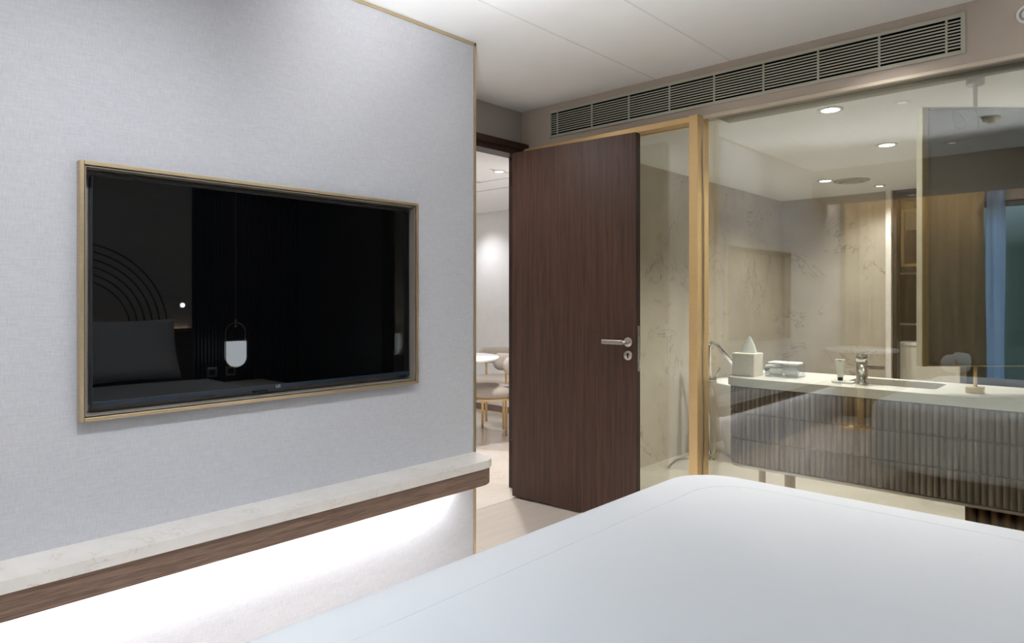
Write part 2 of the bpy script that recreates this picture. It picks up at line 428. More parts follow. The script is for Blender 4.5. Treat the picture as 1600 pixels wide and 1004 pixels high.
B().box(-2.385, -2.362, 1.185, 1.235, TZ0 - .009, TZ0 - .0005, .003).build('remote_sensor', BLACK, tv)
fc = bpy.data.curves.new('badge', 'FONT'); fc.body = 'LG'; fc.size = .015; fc.align_x = 'CENTER'; fc.extrude = .0003
fo_ = bpy.data.objects.new('badge_text', fc); COL.objects.link(fo_)
me_ = bpy.data.meshes.new_from_object(fo_.evaluated_get(bpy.context.evaluated_depsgraph_get())); bpy.data.objects.remove(fo_)
fo = bpy.data.objects.new('badge', me_); COL.objects.link(fo); fo.parent = tv
fo.location = Vector((XF + .0004, 1.272, TZ0 + .0035)) - tv.location; fo.rotation_euler = (PI / 2, 0, PI / 2)
me_.materials.clear(); me_.materials.append(plain('badge_silver', '#c4c8cc', .35))

le = thing('wall_ledge', 'long marble-topped walnut ledge on grey wall under the television', 'ledge', (XT, 1.0, .4))
def ledge_outline(xf, yend, r):
    return [(XT, -.8), (xf, -.8)] + arc(xf - r, yend - r, r, 0, PI / 2, 14) + [(XT, yend)]
B().prism(ledge_outline(-2.178, 2.284, .11), .478, .514).build('marble_top', LEDGE_M, le, bevel=.003)
B().prism(ledge_outline(-2.186, 2.276, .105), .402, .4775).build('walnut_apron', WALNUT, le, bevel=.002)
B().box(-2.325, -2.285, -.7, 2.09, .394, .4015).build('light_strip', LED, le)

# ================================================================== door
dr = thing('door_1', 'dark wenge door standing open against the glass wall', 'door', (-2.90, 3.14, .004), kind='structure')
DA = math.radians(3.7); DM = Matrix.Translation((-2.90, 3.14, 0)) @ Matrix.Rotation(DA, 4, 'Z')
DW, DH = .868, 2.155
B().box(0, DW - .001, 0.001, .014, .012, DH, .001, mtx=DM).build('leaf_front', WENGE, dr)
B().box(0.001, DW, .0145, .052, .012, DH, .002, mtx=DM).build('leaf_core', WENGE_DK, dr)
dh = B(); hz = 1.006; hx = DW - .045
def dpt(x, y, z): return DM @ Vector((x, y, z))
b = B(); b.lathe([(.001, 0), (.026, 0), (.026, -.006), (.024, -.008), (.001, -.008)], (0, 0, 0), 32, 'Y')
for v in b.bm.verts: v.co = dpt(hx + v.co.x, v.co.y, hz + v.co.z)
rose = b.build('handle_rose', STEEL, dr, )
pts = [(hx, -.004, hz), (hx, -.035, hz), (hx - .003, -.044, hz), (hx - .012, -.049, hz)]
B().tube([dpt(*p) for p in pts], [.010, .010, .0105, .0105], 18).box(hx - .142, hx - .004, -.056, -.044, hz - .0125, hz + .0125, .0055, 4, mtx=DM).build('lever_handle', STEEL, dr)
b = B(); b.lathe([(.001, 0), (.026, 0), (.026, -.006), (.024, -.008), (.001, -.008)], (0, 0, 0), 32, 'Y')
for v in b.bm.verts: v.co = dpt(hx + v.co.x, v.co.y, hz - .073 + v.co.z)
esc = b.build('keyhole_escutcheon', STEEL, dr)
b = B(); b.lathe([(.0005, -.0085), (.0075, -.0085), (.0075, -.0092), (.0005, -.0092)], (0, 0, .006), 20, 'Y'); b.box(-.004, .004, -.0092, -.0085, -.014, .004)
for v in b.bm.verts: v.co = dpt(hx + v.co.x, v.co.y, hz - .073 + v.co.z)
b.build('keyhole', BLACK, esc)
b = B(); b.box(DW, DW + .003, .018, .040, hz - .16, hz + .09, mtx=DM); b.box(DW, DW + .012, .022, .036, hz + .0, hz + .03, .002, mtx=DM); b.box(DW, DW + .009, .024, .034, hz - .14, hz - .10, .002, mtx=DM)
b.build('lock_plate', STEEL, dr)
HINGE = metal('dark_bronze_hinge', '#4a3a32', .4)
for z in (.25, 1.1, 1.95):
    B().tube([(-2.915, 3.175, z), (-2.915, 3.175, z + .1)], .007, 10).box(-2.955, -2.912, 3.172, 3.3, z, z + .1).build('hinge', HINGE, dr)
tag(B().lathe([(.001, 0), (.012, 0), (.012, .02), (.009, .028), (.001, .028)], (-2.86, 3.25, 0), 14).build('door_stop', RUBBER), 'small dark floor stop behind the open wenge door', 'door stop')

# ================================================================== glass partition
gp = thing('window_1', 'floor-to-bulkhead glass wall with brass post between bedroom and bathroom', 'window', (-1.74, YG, 0), kind='structure')
B().box(-1.715, -.2, 3.404, 3.416, .012, 2.199).build('pane', PANE, gp)
B().box(-2.71, -1.76, 3.372, 3.384, .012, 2.18).build('pane', PANE, gp)
B().box(-1.763, -1.713, 3.285, 3.41, 0, 2.212, .002).build('post', GOLD, gp)
B().box(-2.95, -1.763, 3.30, 3.40, 2.18, 2.2115, .002).build('header_rail', GOLD, gp)
B().box(-1.7125, -1.695, 3.385, 3.435, 0, .11, .002).build('floor_shoe', GOLD, gp)
B().box(-1.712, -1.706, 3.335, 3.345, 0, 2.199).build('glazing_bead', STEEL, gp)
B().box(-1.713, -.2, 3.395, 3.425, 0, .012).build('floor_channel', STEEL, gp)

# ================================================================== ceiling grille
gr = thing('air_grille', 'long louvred air grille on taupe bulkhead over the glass', 'vent', (-1.65, YG, 2.345))
GX0, GX1, GZ0, GZ1 = -2.763, -.537, 2.258, 2.429
b = B(); t = .017
for q in ((GX0, GX0 + t, GZ0, GZ1), (GX1 - t, GX1, GZ0, GZ1), (GX0 + t, GX1 - t, GZ0, GZ0 + t), (GX0 + t, GX1 - t, GZ1 - t, GZ1)):
    b.box(q[0], q[1], YG - .008, YG + .002, q[2], q[3], .002)
b.build('grille_frame', GREYPAINT, gr)
B().box(GX0 + .01, GX1 - .01, YG - .0012, YG - .0004, GZ0 + .01, GZ1 - .01).build('duct_shade_sheet', DUCT_SHADE, gr)  # thin black sheet in place of the shade behind the slats
iz0, iz1 = GZ0 + t, GZ1 - t
for i in range(9):
    z = iz0 + (iz1 - iz0) * (i + 1) / 10
    B().box(GX0 + t - .002, GX1 - t + .002, YG - .0040, YG - .0018, z - .0031, z + .0031).build('slat', GREYPAINT, gr)
for x in [-2.695] + [-2.43 + .2615 * k for k in range(7)] + [-.605]:
    B().box(x - .004, x + .004, YG - .0062, YG - .0015, iz0 - .002, iz1 + .002).build('divider', GREYPAINT, gr)

ws = thing('wall_sensor', 'round white sensor on taupe bulkhead right of the air grille', 'sensor', (-.333, YG, 2.362))
B().lathe([(.026, 0), (.038, 0), (.036, -.008), (.028, -.010), (.026, -.004)], (-.333, YG - .0005, 2.362), 32, 'Y').build('rim', WHITE_PL, ws)
B().lathe([(.001, 0), (.021, 0), (.017, -.012), (.001, -.015)], (-.333, YG - .0005, 2.362), 28, 'Y').build('sensor_dome', WHITE_PL, ws)

# ================================================================== bed
bd = thing('bed', 'wide bed under a smooth white duvet, foot towards the television', 'bed', (-.2, 1.28, 0))
B().box(-1.05, .98, .42, 2.18, .06, .30, .02).build('bed_base', UPH, bd)
for x in (-.95, .85):
    for y in (.5, 2.1): B().tube([(x, y, 0), (x, y, .065)], .03, 14).build('leg', BLACK, bd)
B().box(-1.10, .985, .36, 2.22, .30, .56, .06, 4).build('mattress', COTTON, bd)
# duvet: draped shell with soft edges
def top_rise(x, y):
    e = min(x + 1.243, y - .28, 2.335 - y)
    return (.010 * (1 - math.exp(-max(0, e - .075) / .25)) + .004 * math.sin(x * 3.1 + 1) * math.sin(y * 2.7) * min(1, max(0, e - .075) / .1))
def duvet():
    b = B(); X0, X1, Y0, Y1, ZT, ZB = -1.243, .62, .28, 2.335, .621, .24
    R = .05
    def prof(d):  # d = distance outward from the plateau edge along the surface -> (out, z)
        if d <= 0: return 0, 0
        L = R * PI / 2
        if d < L: a = d / R; return R * math.sin(a), R * (math.cos(a) - 1)
        return R + .012 * min(1, (d - L) / .2), -R - (d - L)
    def outline(out, n):
        rc = .14
        return None
    NX, NY, NS = 40, 44, 18
    us = [X0 + R + (X1 - X0 - R) * i / NX for i in range(NX + 1)]
    vs_ = [Y0 + R + (Y1 - Y0 - 2 * R) * j / NY for j in range(NY + 1)]
    LT = R * PI / 2 + (ZT - R - ZB)
    ds = [LT * (k / NS) ** 1.0 for k in range(1, NS + 1)]
    gx = [-d for d in ds[::-1]] + [0] * 0
    xi = [('s', d) for d in ds[::-1]] + [('p', x) for x in us]
    yi = [('s0', d) for d in ds[::-1]] + [('p', y) for y in vs_] + [('s1', d) for d in ds]
    grid = []
    for kx, a in xi:
        row = []
        for ky, c in yi:
            dx = a if kx == 's' else 0; dy = c if ky != 'p' else 0
            px = us[0] if kx == 's' else a
            py = vs_[0] if ky == 's0' else (vs_[-1] if ky == 's1' else c)
            # rounded plan corner
            d = max(dx, dy) if min(dx, dy) > 0 else dx + dy
            if dx > 0 and dy > 0:
                m = max(dx, dy); ang = math.atan2(dy, dx); o, z = prof(m)
                ox, oy = o * math.cos(ang), o * math.sin(ang)
            else:
                o, z = prof(dx + dy); ox, oy = (o, 0) if dx else (0, o)
            x = px - ox; y = py - oy if ky == 's0' else py + oy
            # plan-corner softening
            for (cx, cy, sx, sy) in ((X0, Y1, 1, -1), (X0, Y0, 1, 1)):
                rx, ry = (x - cx) * sx, (y - cy) * sy; rc = .20
                if rx < rc and ry < rc:
                    vx, vy = rc - rx, rc - ry; L = math.hypot(vx, vy)
                    mx = max(vx, vy)
                    if L > 1e-6: f = mx / L; x = cx + sx * (rc - vx * f); y = cy + sy * (rc - vy * f)
            zz = ZT + z
            if dx == 0 and dy == 0:
                zz += top_rise(px, py)
            if zz < ZT - .1: 
                k = (ZT - .1 - zz); x -= (.012 * k * 4 * math.sin(py * 16)) if dx else 0; y += (.012 * k * 4 * math.sin(px * 14) * (1 if ky == 's1' else -1)) if dy else 0
            row.append(b.bm.verts.new((x, y, zz)))
        grid.append(row)
    for i in range(len(grid) - 1):
        for j in range(len(grid[0]) - 1):
            b.bm.faces.new((grid[i][j], grid[i + 1][j], grid[i + 1][j + 1], grid[i][j + 1])).smooth = True
    bmesh.ops.remove_doubles(b.bm, verts=b.bm.verts[:], dist=.0005)
    return b
du = duvet().build('duvet', COTTON, bd, smooth=True)
md = du.modifiers.new('thick', 'SOLIDIFY'); md.thickness = .012; md.offset = -1
# stitched hem, a raised cord inside the edge
b = B(); hp_ = [(.6, 2.185)] + [(.6 - 1.5 * k / 30, 2.185) for k in range(1, 31)] + [(-.9 + .165 * math.cos(a), 2.02 + .165 * math.sin(a)) for a in [PI / 2 + PI / 2 * k / 12 for k in range(1, 13)]] + [(-1.065, 2.02 - 1.5 * k / 30) for k in range(1, 31)]
b.tube([(x, y, .6212 + top_rise(x, y)) for x, y in hp_], .0008, 6)
b.build('hem_stitching', COTTON, bd, smooth=True)
def pillow(x, y, rz):
    b = B(); n = 18; L, W, T = .36, .24, .10
    g = {}
    for s_ in (1, -1):
        for i in range(n + 1):
            for j in range(n + 1):
                u, v = -1 + 2 * i / n, -1 + 2 * j / n
                h = max(0, (1 - u ** 4) * (1 - v ** 4)) ** .5
                if s_ == -1 and (i in (0, n) or j in (0, n)): g[(s_, i, j)] = g[(1, i, j)]; continue
                k = 1 - .06 * (1 - abs(u)) * 0
                g[(s_, i, j)] = b.bm.verts.new((s_ * T * h, u * L * (1 - .05 * (1 - v * v)), v * W * (1 - .06 * (1 - u * u))))
        for i in range(n):
            for j in range(n):
                f = [g[(s_, i, j)], g[(s_, i + 1, j)], g[(s_, i + 1, j + 1)], g[(s_, i, j + 1)]]
                b.bm.faces.new(f).smooth = True
    mt = Matrix.Translation((x, y, .86)) @ Matrix.Rotation(rz, 4, 'Z') @ Matrix.Rotation(.32, 4, 'Y')
    for v in b.bm.verts: v.co = mt @ v.co
    return b
for y, lab in ((1.78, 'white pillow against the headboard at the glass-wall side'), (.86, 'white pillow against the headboard at the window side')):
    tag(pillow(.80, y, 0).build('pillow', COTTON, smooth=True), lab, 'pillow', 'white pillows on the bed')
hb = thing('headboard', 'dark upholstered headboard with warm light along its top', 'headboard', (1.05, 1.27, 0))
B().box(.99, 1.06, .2, 2.35, 0, 1.0, .02).build('padding', plain('dark_headboard_cloth', '#4d443f', .9, spec=.1), hb)
B().box(1.062, 1.08, .22, 2.33, .985, .998).build('light_strip', LEDW, hb)
ap = thing('arch_panel', 'taupe wall panel with dark concentric arch grooves over the headboard', 'wall panel', (1.09, 1.27, 1.0))
B().box(1.084, 1.0995, .0, 2.36, 1.0, 2.46).build('panel', ARCHP, ap)
for r in [.39 + .055 * k for k in range(6)]:
    B().tube([(1.082, 1.5 + r * math.cos(a), 1.0 + r * math.sin(a)) for a in [PI * i / 40 for i in range(41)]], .005, 6).build('arch_groove', BLACK, ap)
fp = thing('fluted_panel', 'black fluted wall panel beside the headboard', 'wall panel', (1.09, 2.85, 0))
b = B()
for k in range(32): b.box(1.075, 1.0995, 2.37 + k * .03, 2.37 + k * .03 + .02, .0, 2.46, .004)
b.build('ribs', BLACK, fp)
for y in (2.52, 2.68):
    o = thing('wall_switch', 'square switch plate on fluted panel under the glowing pendant' if y > 2.6 else 'square switch plate on fluted panel nearest the headboard', 'switch', (1.07, y, .62), 'bedside switches')
    B().box(1.062, 1.074, y - .043, y + .043, .58, .66, .003).build('plate', STEEL, o)
    B().box(1.058, 1.0615, y - .026, y + .026, .598, .642, .002).build('button', BLACK, o)
rl = thing('reading_lamp', 'small white reading lamp beside the headboard', 'lamp', (1.04, 2.26, 1.19))
B().lathe([(.001, 0), (.022, 0), (.022, .06), (.001, .06)], (1.02, 2.26, 1.19), 16, 'X').build('lamp_body', STEEL, rl)
B().lathe([(.001, 0), (.017, 0), (.017, .003), (.001, .003)], (1.016, 2.26, 1.19), 16, 'X').build('lens', READ, rl)
ns = thing('nightstand', 'low dark bedside cabinet under the pendant', 'nightstand', (.78, 2.7, 0))
B().box(.52, 1.05, 2.45, 2.95, .08, .5, .01).build('body', WENGE_DK, ns); B().box(.51, 1.06, 2.44, 2.96, .501, .53, .008).build('top', LEDGE_M, ns)
for x in (.56, 1.0):
    for y in (2.5, 2.9): B().tube([(x, y, 0), (x, y, .082)], .014, 10).build('leg', BRASS, ns)
pd = thing('pendant_lamp', 'oval brass pendant lamp with white glass over bedside cabinet', 'lamp', (.8, 2.6, CZ))
px_, py_, pz_ = .8, 2.6, .86
ring = [(px_, py_ + .085 * math.cos(a), pz_ + (.10 if math.sin(a) > 0 else -.10) + .085 * math.sin(a)) for a in [2 * PI * i / 48 for i in range(48)]]
B().tube(ring, .005, 8, closed=True).build('ring', BRASS, pd)
half = [(px_, .078, 0)]; out = [(py_ - .078, pz_ + .03), (py_ + .078, pz_ + .03)] + [(py_ + .078 * math.cos(a), pz_ - .10 + .078 * math.sin(a)) for a in [-PI * i / 20 for i in range(21)]]
b = B(); b.prism(out, -.03, .03)
for v in b.bm.verts: v.co = Vector((px_ + v.co.z, v.co.x, v.co.y))
b.build('glass_shade', GLOW, pd)
B().tube([(px_, py_, pz_ + .185), (px_, py_, CZ)], .0025, 6).build('cord', BRASS, pd)
B().tube([(px_, py_, pz_ + .15), (px_, py_, pz_ + .215)], .009, 10).build('socket', BRASS, pd)
# alcove table and armchair (only mirrored in the glass)
at = thing('side_table', 'round white table in the window alcove, mirrored in the glass', 'table', (-2.0, -.30, 0))
B().lathe([(.001, .735), (.32, .735), (.33, .745), (.33, .755), (.32, .765), (.001, .765)], (-2.0, -.30, 0), 48).build('table_top', WHITE_PL, at)
B().tube([(-2.0, -.30, .02), (-2.0, -.30, .735)], .03, 16).lathe([(.001, 0), (.2, 0), (.2, .012), (.03, .03), (.001, .03)], (-2.0, -.30, 0), 32).build('pedestal', GOLD, at)

# ================================================================== uplights added out of view beside the camera to brighten the ceiling
def uplight(label, x, y, target, power, angle=80):
    o = thing('added_uplight', label, 'lamp', (x, y, 0), 'added floor uplights')
    B().lathe([(.001, 0), (.09, 0), (.09, .012), (.02, .02), (.02, .2), (.001, .2)], (x, y, 0), 24).build('stand', BLACK, o)
    B().lathe([(.001, .2), (.05, .2), (.075, .3), (.07, .3), (.045, .215), (.001, .21)], (x, y, 0), 24).build('lamp_bowl', BLACK, o)
    B().lathe([(.001, .27), (.055, .27), (.055, .275), (.001, .275)], (x, y, 0), 24).build('lens', LENS_LOW, o)
    spot('added_uplight_beam', (x, y, .32), power, angle, 1.0, .05, (.97, .985, 1), target, o)
uplight('added black floor uplight, out of view, on the floor beside the bed foot corner near the window alcove', -.20, -.05, (-1.2, 2.8, CZ), P_WASH * .56, 66)
uplight('added black floor uplight, out of view, on the floor between bed and window', .75, .06, (-1.3, 2.9, CZ), P_WASH * 2.4, 64)
pw = thing('added_drape_light', 'added unseen light strip brightening the drapes in the window alcove', 'added light', (-1.5, -.47, 2.3))  # strip added above the curtains to brighten their mirror image
B().box(-2.3, -.7, -.49, -.452, 2.26, 2.28).build('light_strip', DRAPE_FILL, pw)
# ================================================================== smoke detector
sd = thing('smoke_detector', 'round tan smoke detector on bedroom ceiling above the bed', 'smoke detector', (-.75, 1.25, CZ))
B().lathe([(.001, 0), (.055, 0), (.05, -.03), (.001, -.03)], (-.75, 1.25, CZ), 28).build('housing', plain('aged_white_plastic', '#c8bfa8', .5), sd)
B().lathe([(.001, -.03), (.025, -.03), (.02, -.045), (.001, -.045)], (-.75, 1.25, CZ), 20).build('sensor', WHITE_PL, sd)

# ================================================================== downlights
def downlight(x, y, z, power, label, group, lens=LENS, color=NEUT, r=.045, angle=140, target=None, size=.04, blend=.8):
    o = thing('downlight', label, 'ceiling light', (x, y, z), group)
    b = B(); n = 32
    b.lathe([(r, -.001), (r + .018, -.001), (r + .018, -.005), (r + .014, -.007), (r, -.007)], (x, y, z), n); b.build('trim_ring', WHITE_PL, o)
    B().lathe([(.001, -.002), (r - .001, -.002), (r - .001, -.005), (.001, -.005)], (x, y, z), n).build('lens', lens, o)
    if power: spot('downlight_beam', (x, y, z - .03), power, angle, blend, size, color, target, o)
    return o
G1 = 'recessed bedroom downlights'
downlight(-1.10, .55, CZ, P_BED * 1.9, 'bedroom ceiling downlight over the bed foot at the window end', G1, lens=LENS_LOW, color=COOL, size=.05, r=.03, angle=115, blend=1, target=(-2.35, .45, .8))
downlight(-1.10, 2.05, CZ, P_BED * .45, 'bedroom ceiling downlight over the bed foot at the doorway end', G1, lens=LENS_LOW, color=COOL, size=.05, r=.03, angle=115, blend=1, target=(-2.3, 2.0, .7))
downlight(-.80, 2.95, CZ, P_BED * 1.2, 'bedroom ceiling downlight over the aisle, nearer the open door', G1, lens=LENS_LOW, color=NEUT, r=.03, angle=115, blend=1, target=(-.85, 3.3, .4))
downlight(.10, 2.90, CZ, P_BED * .8, 'bedroom ceiling downlight over the aisle, nearer the pendant', G1, lens=LENS_LOW, color=NEUT, r=.03, angle=115, blend=1, target=(-.05, 3.3, .4))
downlight(-2.70, 2.42, CZ, P_BED * .7, 'added unseen ceiling downlight in the doorway lobby behind the television wall end', G1, lens=LENS_LOW, color=NEUT, r=.03, angle=150, blend=1, size=.015, target=(-2.66, 2.75, 0))  # added out of view, its floor bounce lifts the lobby ceiling
downlight(-1.55, -.22, 2.19, P_BED * .5, 'added downlight in the window soffit over the round alcove table', G1, lens=LENS_LOW, color=NEUT, r=.03, angle=120, blend=1)  # lamp added to lighten the alcove table and chair
G2 = 'recessed bathroom downlights'
BZ = 2.235
downlight(-1.2, 3.75, BZ, P_BATH * .72, 'bathroom ceiling downlight just behind the glass over the vanity', G2, color=WARM)
downlight(-1.21, 4.86, BZ, P_BATH * 1.2, 'second bathroom ceiling downlight, left of the hanging mirror top', G2, color=WARM)
downlight(-1.96, 6.0, BZ, P_BATH * .4, 'bathroom ceiling downlight beside the round vent', G2, color=WARM)
downlight(-1.70, 6.6, BZ, P_BATH * .3, 'far bathroom ceiling downlight near the closet doorway', G2, lens=LENS_DIM, color=WARM, r=.03)
rv = thing('ceiling_vent', 'round grey-green vent in the bathroom ceiling beside a downlight', 'vent', (-1.80, 6.12, BZ))
B().lathe([(.09, -.001), (.14, -.001), (.14, -.006), (.12, -.012), (.09, -.012)], (-1.80, 6.15, BZ), 32).build('vent_ring', GREYPAINT, rv)
B().lathe([(.001, -.008), (.08, -.008), (.075, -.016), (.001, -.016)], (-1.80, 6.15, BZ), 32).build('vent_disc', GREYPAINT, rv)
G3 = 'recessed living-room downlights'
downlight(-3.55, 3.70, 2.2, P_LIV, 'living-room ceiling downlight seen through the doorway top', G3, color=(1, 1, 1), r=.032, lens=LENS_DIM)
downlight(-5.42, 5.02, 2.2, P_LIV * .22, 'living-room ceiling downlight washing the far wall', G3, color=(1, 1, 1), angle=95, blend=1, target=(-5.05, 5.4, .7))
downlight(-4.6, 2.6, 2.2, P_LIV * 1.3, 'living-room ceiling downlight hidden behind the bedroom wall', G3, color=(1, 1, 1), angle=130)

# ================================================================== vanity
va = thing('vanity', 'wall-hung vanity with ribbed bronze tile front and white stone top', 'vanity', (-.93, 3.7, 0))
VX0, VX1, VY0, VY1, VR = -1.66, -.205, 3.437, 3.957, .12
def vout(g, r):
    x0, y0, y1 = VX0 + g, VY0 + g, VY1 - g * 0
    return [(VX1, y1)] + [(x, y) for x, y in arc(x0 + r, y1 - r, r, PI / 2, PI, 10)] + [(x, y) for x, y in arc(x0 + r, y0 + r, r, PI, 1.5 * PI, 10)] + [(VX1, y0)]
hole = [(-1.08, 3.615), (-.72, 3.615), (-.70, 3.635), (-.70, 3.875), (-.72, 3.895), (-1.08, 3.895), (-1.10, 3.875), (-1.10, 3.635)]
B().prism(vout(0, VR), .785, .83, [hole]).build('stone_top', COUNTER, va, bevel=.004)
b = B(); b.box(-1.115, -.685, 3.60, 3.91, .66, .668); b.box(-1.115, -1.101, 3.60, 3.91, .66, .785); b.box(-.699, -.685, 3.60, 3.91, .66, .785); b.box(-1.115, -.685, 3.60, 3.614, .66, .785); b.box(-1.115, -.685, 3.896, 3.91, .66, .785)
bs = b.build('basin', WHITE_PL, va); B().lathe([(.001, 0), (.02, 0), (.02, .003), (.001, .003)], (-.9, 3.75, .668), 20).build('drain', CHROME, bs)
B().prism(vout(.03, VR - .02), .372, .784).build('cabinet_core', plain('core_dark_brown', '#3d332d', .6), va)
# ribbed tile skin
path = vout(.012, VR - .005)[1:]
seglen = [math.dist(path[i], path[i + 1]) for i in range(len(path) - 1)]; total = sum(seglen)
def at_len(s):
    for i, L in enumerate(seglen):
        if s <= L or i == len(seglen) - 1:
            f = min(1, s / L); p, q = path[i], path[i + 1]
            t = ((q[0] - p[0]) / L, (q[1] - p[1]) / L)
            return (p[0] + (q[0] - p[0]) * f, p[1] + (q[1] - p[1]) * f), (t[1] , -t[0])
        s -= L
W = .0248; nr = int(total / W); W = total / nr; K = 6
rows = [(.376, .508), (.512, .646), (.650, .783)]
b = B()
zs = []
for (a, c) in rows: zs += [(a, -.008), (a + .003, 0), (c - .003, 0), (c, -.008)]
cols = []
for i in range(nr * K + 1):
    (x, y), (nx, ny) = at_len(i * total / (nr * K)); ph = (i % K) / K
    d = .0095 * math.sin(PI * ph) ** .7 if ph else -.004
    # outward normal: away from the cabinet centre
    if nx * (x + .93) + ny * (y - 3.7) < 0 and abs(ny) < .5 or ny > 0 and y < 3.5: nx, ny = -nx, -ny
    cols.append([b.bm.verts.new((x + nx * (d + e - .008), y + ny * (d + e - .008), z)) for z, e in zs])
for A, Bq in zip(cols, cols[1:]):
    for k in range(len(zs) - 1): b.bm.faces.new((A[k], Bq[k], Bq[k + 1], A[k + 1]))
b.build('ribbed_tile_front', RIB, va)
B().prism(vout(.012, VR - .005), .362, .374).build('bottom_edge_trim', STEEL, va)
B().tube([(-1.36, 3.62, 0), (-1.36, 3.62, .365)], .027, 22).build('leg', BRASS, va)
B().tube([(-1.607, 3.86, 0), (-1.607, 3.86, .365)], .02, 22).build('leg', BRASS, va)
b = B()
for k in range(8): b.tube([(-.56 + k * .045, 3.60, 0), (-.56 + k * .045, 3.60, .364)], .0225, 14)
b.box(-.58, -.22, 3.60, 3.9, 0, .364)
b.build('fluted_pedestal', metal('aged_bronze', '#7a5b3c', .35), va)

# hanging mirror on a pole, standing on the counter
mr = thing('hanging_mirror', 'large brass-framed mirror hung from bathroom ceiling above vanity, dark back', 'mirror', (-.545, 3.61, .83))
MC = Matrix.Translation((-.545, 3.61, 0)) @ Matrix.Rotation(YAW, 4, 'Z')
HW, MZ0, MZ1 = .247, .948, 2.085
b = B(); t = .028
for q in ((-HW, -HW + t, MZ0, MZ1), (HW - t, HW, MZ0, MZ1), (-HW + t, HW - t, MZ0, MZ0 + .007), (-HW + t, HW - t, MZ1 - .007, MZ1)):
    b.box(q[0], q[1], -.022, .018, q[2], q[3], .003, mtx=MC)
b.build('brass_frame', metal('aged_brass', '#a08a63', .3, met=.9), mr)
b = B(); b.box(-HW - .003, -HW - .0003, -.022, .018, MZ0, MZ1 + .003, .001, mtx=MC); b.box(HW + .0003, HW + .003, -.022, .018, MZ0, MZ1 + .003, .001, mtx=MC); b.box(-HW, HW, -.022, .018, MZ1 + .0003, MZ1 + .004, .001, mtx=MC)
b.build('outer_rail', plain('champagne_rail', '#cfc7b6', .35, .4), mr)
B().box(-HW + t - .002, HW - t + .002, -.006, .010, MZ0 + .006, MZ1 - .006, mtx=MC).build('back_panel', MIRBACK, mr)
mg = M('mirror_silver'); mg.base((.9, .9, .9, 1)); mg = mg.set(.01, 1)
B().box(-HW + t, HW - t, .0105, .014, MZ0 + .008, MZ1 - .008, mtx=MC).build('mirror_glass', mg, mr)
B().tube([MC @ Vector((0, 0, MZ1)), MC @ Vector((0, 0, 2.2))], .0085, 14).build('ceiling_rod', STEEL, mr)
B().lathe([(.001, 2.19), (.034, 2.19), (.036, 2.194), (.036, BZ), (.001, BZ)], (-.545, 3.61, 0), 24).build('ceiling_rose', STEEL, mr)
B().tube([(-.545, 3.61, .85), (-.545, 3.61, MZ0 + .002)], .0075, 14).build('stand_post', BRASS, mr)
B().box(-.578, -.512, 3.58, 3.635, .8305, .857, .003).build('stand_base', BRASS, mr)
wire = [(-.045, .055), (-.06, .02), (-.055, -.025), (-.02, -.035), (.0, -.015), (-.015, .015), (-.04, .04), (-.045, .055)]
B().tube([MC @ Vector((-.045 + a, -.008, 2.03 + c)) for a, c in wire], .0015, 6).build('cable_loop', BLACK, mr)
B().tube([MC @ Vector((a, -.008, 2.03 + c)) for a, c in ((-.005, .05), (.004, .03), (.008, 0), (.008, -.03))], .002, 6).build('cable_tail', BLACK, mr)

# ------------------------------------------------------------------ things on the vanity
CT = .8305
tb = thing('tissue_box', 'beige square tissue box on the rounded vanity end', 'tissue box', (-1.572, 3.585, CT))
B().box(-1.634, -1.512, 3.522, 3.644, CT, CT + .122, .004).build('box', LINEN, tb)
b = B(); prof = [(.046, 0), (.042, .012), (.033, .035), (.022, .058), (.010, .08), (.002, .092)]
n = 20; rings = []
for r, z in prof:
    rings.append([b.bm.verts.new((-1.574 + .012 * z / .09 + r * math.cos(2 * PI * k / n) * (1 + .18 * math.cos(6 * PI * k / n)), 3.583 + r * .5 * math.sin(2 * PI * k / n), CT + .1215 + z)) for k in range(n)])
for A, Bq in zip(rings, rings[1:]):
    for k in range(n): b.bm.faces.new((A[k], A[(k + 1) % n], Bq[(k + 1) % n], Bq[k])).smooth = True
b.build('tissue', TOWEL, tb)
ac = thing('towel_caddy', 'clear acrylic two-bay caddy with white cloths beside tissue box', 'caddy', (-1.40, 3.66, CT))
b = B(); ax0, ax1, ay0, ay1 = -1.485, -1.315, 3.60, 3.72
b.box(ax0, ax1, ay0, ay1, CT, CT + .004)
for x in (ax0, (ax0 + ax1) / 2 - .002, ax1 - .004): b.box(x, x + .004, ay0, ay1, CT + .004, CT + .065)
b.box(ax0 + .004, ax1 - .004, ay1 - .004, ay1, CT + .004, CT + .065)
b.build('acrylic_tray', ACRYL, ac)
B().box(ax0 + .004, ax1 - .004, ay0, ay0 + .006, CT + .046, CT + .054, .001).build('front_bar', CHROME, ac)
def roll(x0, x1, y, z, r):
    n = 7; return B().tube([(x0 + (x1 - x0) * i / n, y, z) for i in range(n + 1)], [r * k for k in (.55, .9, 1, .98, 1, .98, .9, .55)], 18)
for k, (x0, x1) in enumerate(((ax0 + .008, ax0 + .08), (ax0 + .09, ax1 - .008))):
    s = 'nearer the tissue box' if k == 0 else 'nearer the toothpaste tube'
    tag(roll(x0, x1, 3.64, CT + .0255, .02).build('rolled_face_cloth', TOWEL), 'white rolled face cloth low in caddy bay ' + s, 'towel', 'rolled cloths in the acrylic caddy')
    tag(B().box(x0, x1, 3.612, 3.71, CT + .0665, CT + .078, .005, 3).build('folded_face_cloth', TOWEL), 'white folded face cloth lying on top of caddy bay ' + s, 'towel', 'folded cloths on the acrylic caddy')
am = thing('amenity_box', 'tiny white and dark box between tissue box and caddy', 'box', (-1.50, 3.76, CT))
B().box(-1.535, -1.495, 3.72, 3.77, CT, CT + .05, .003).build('carton', WHITE_PL, am)
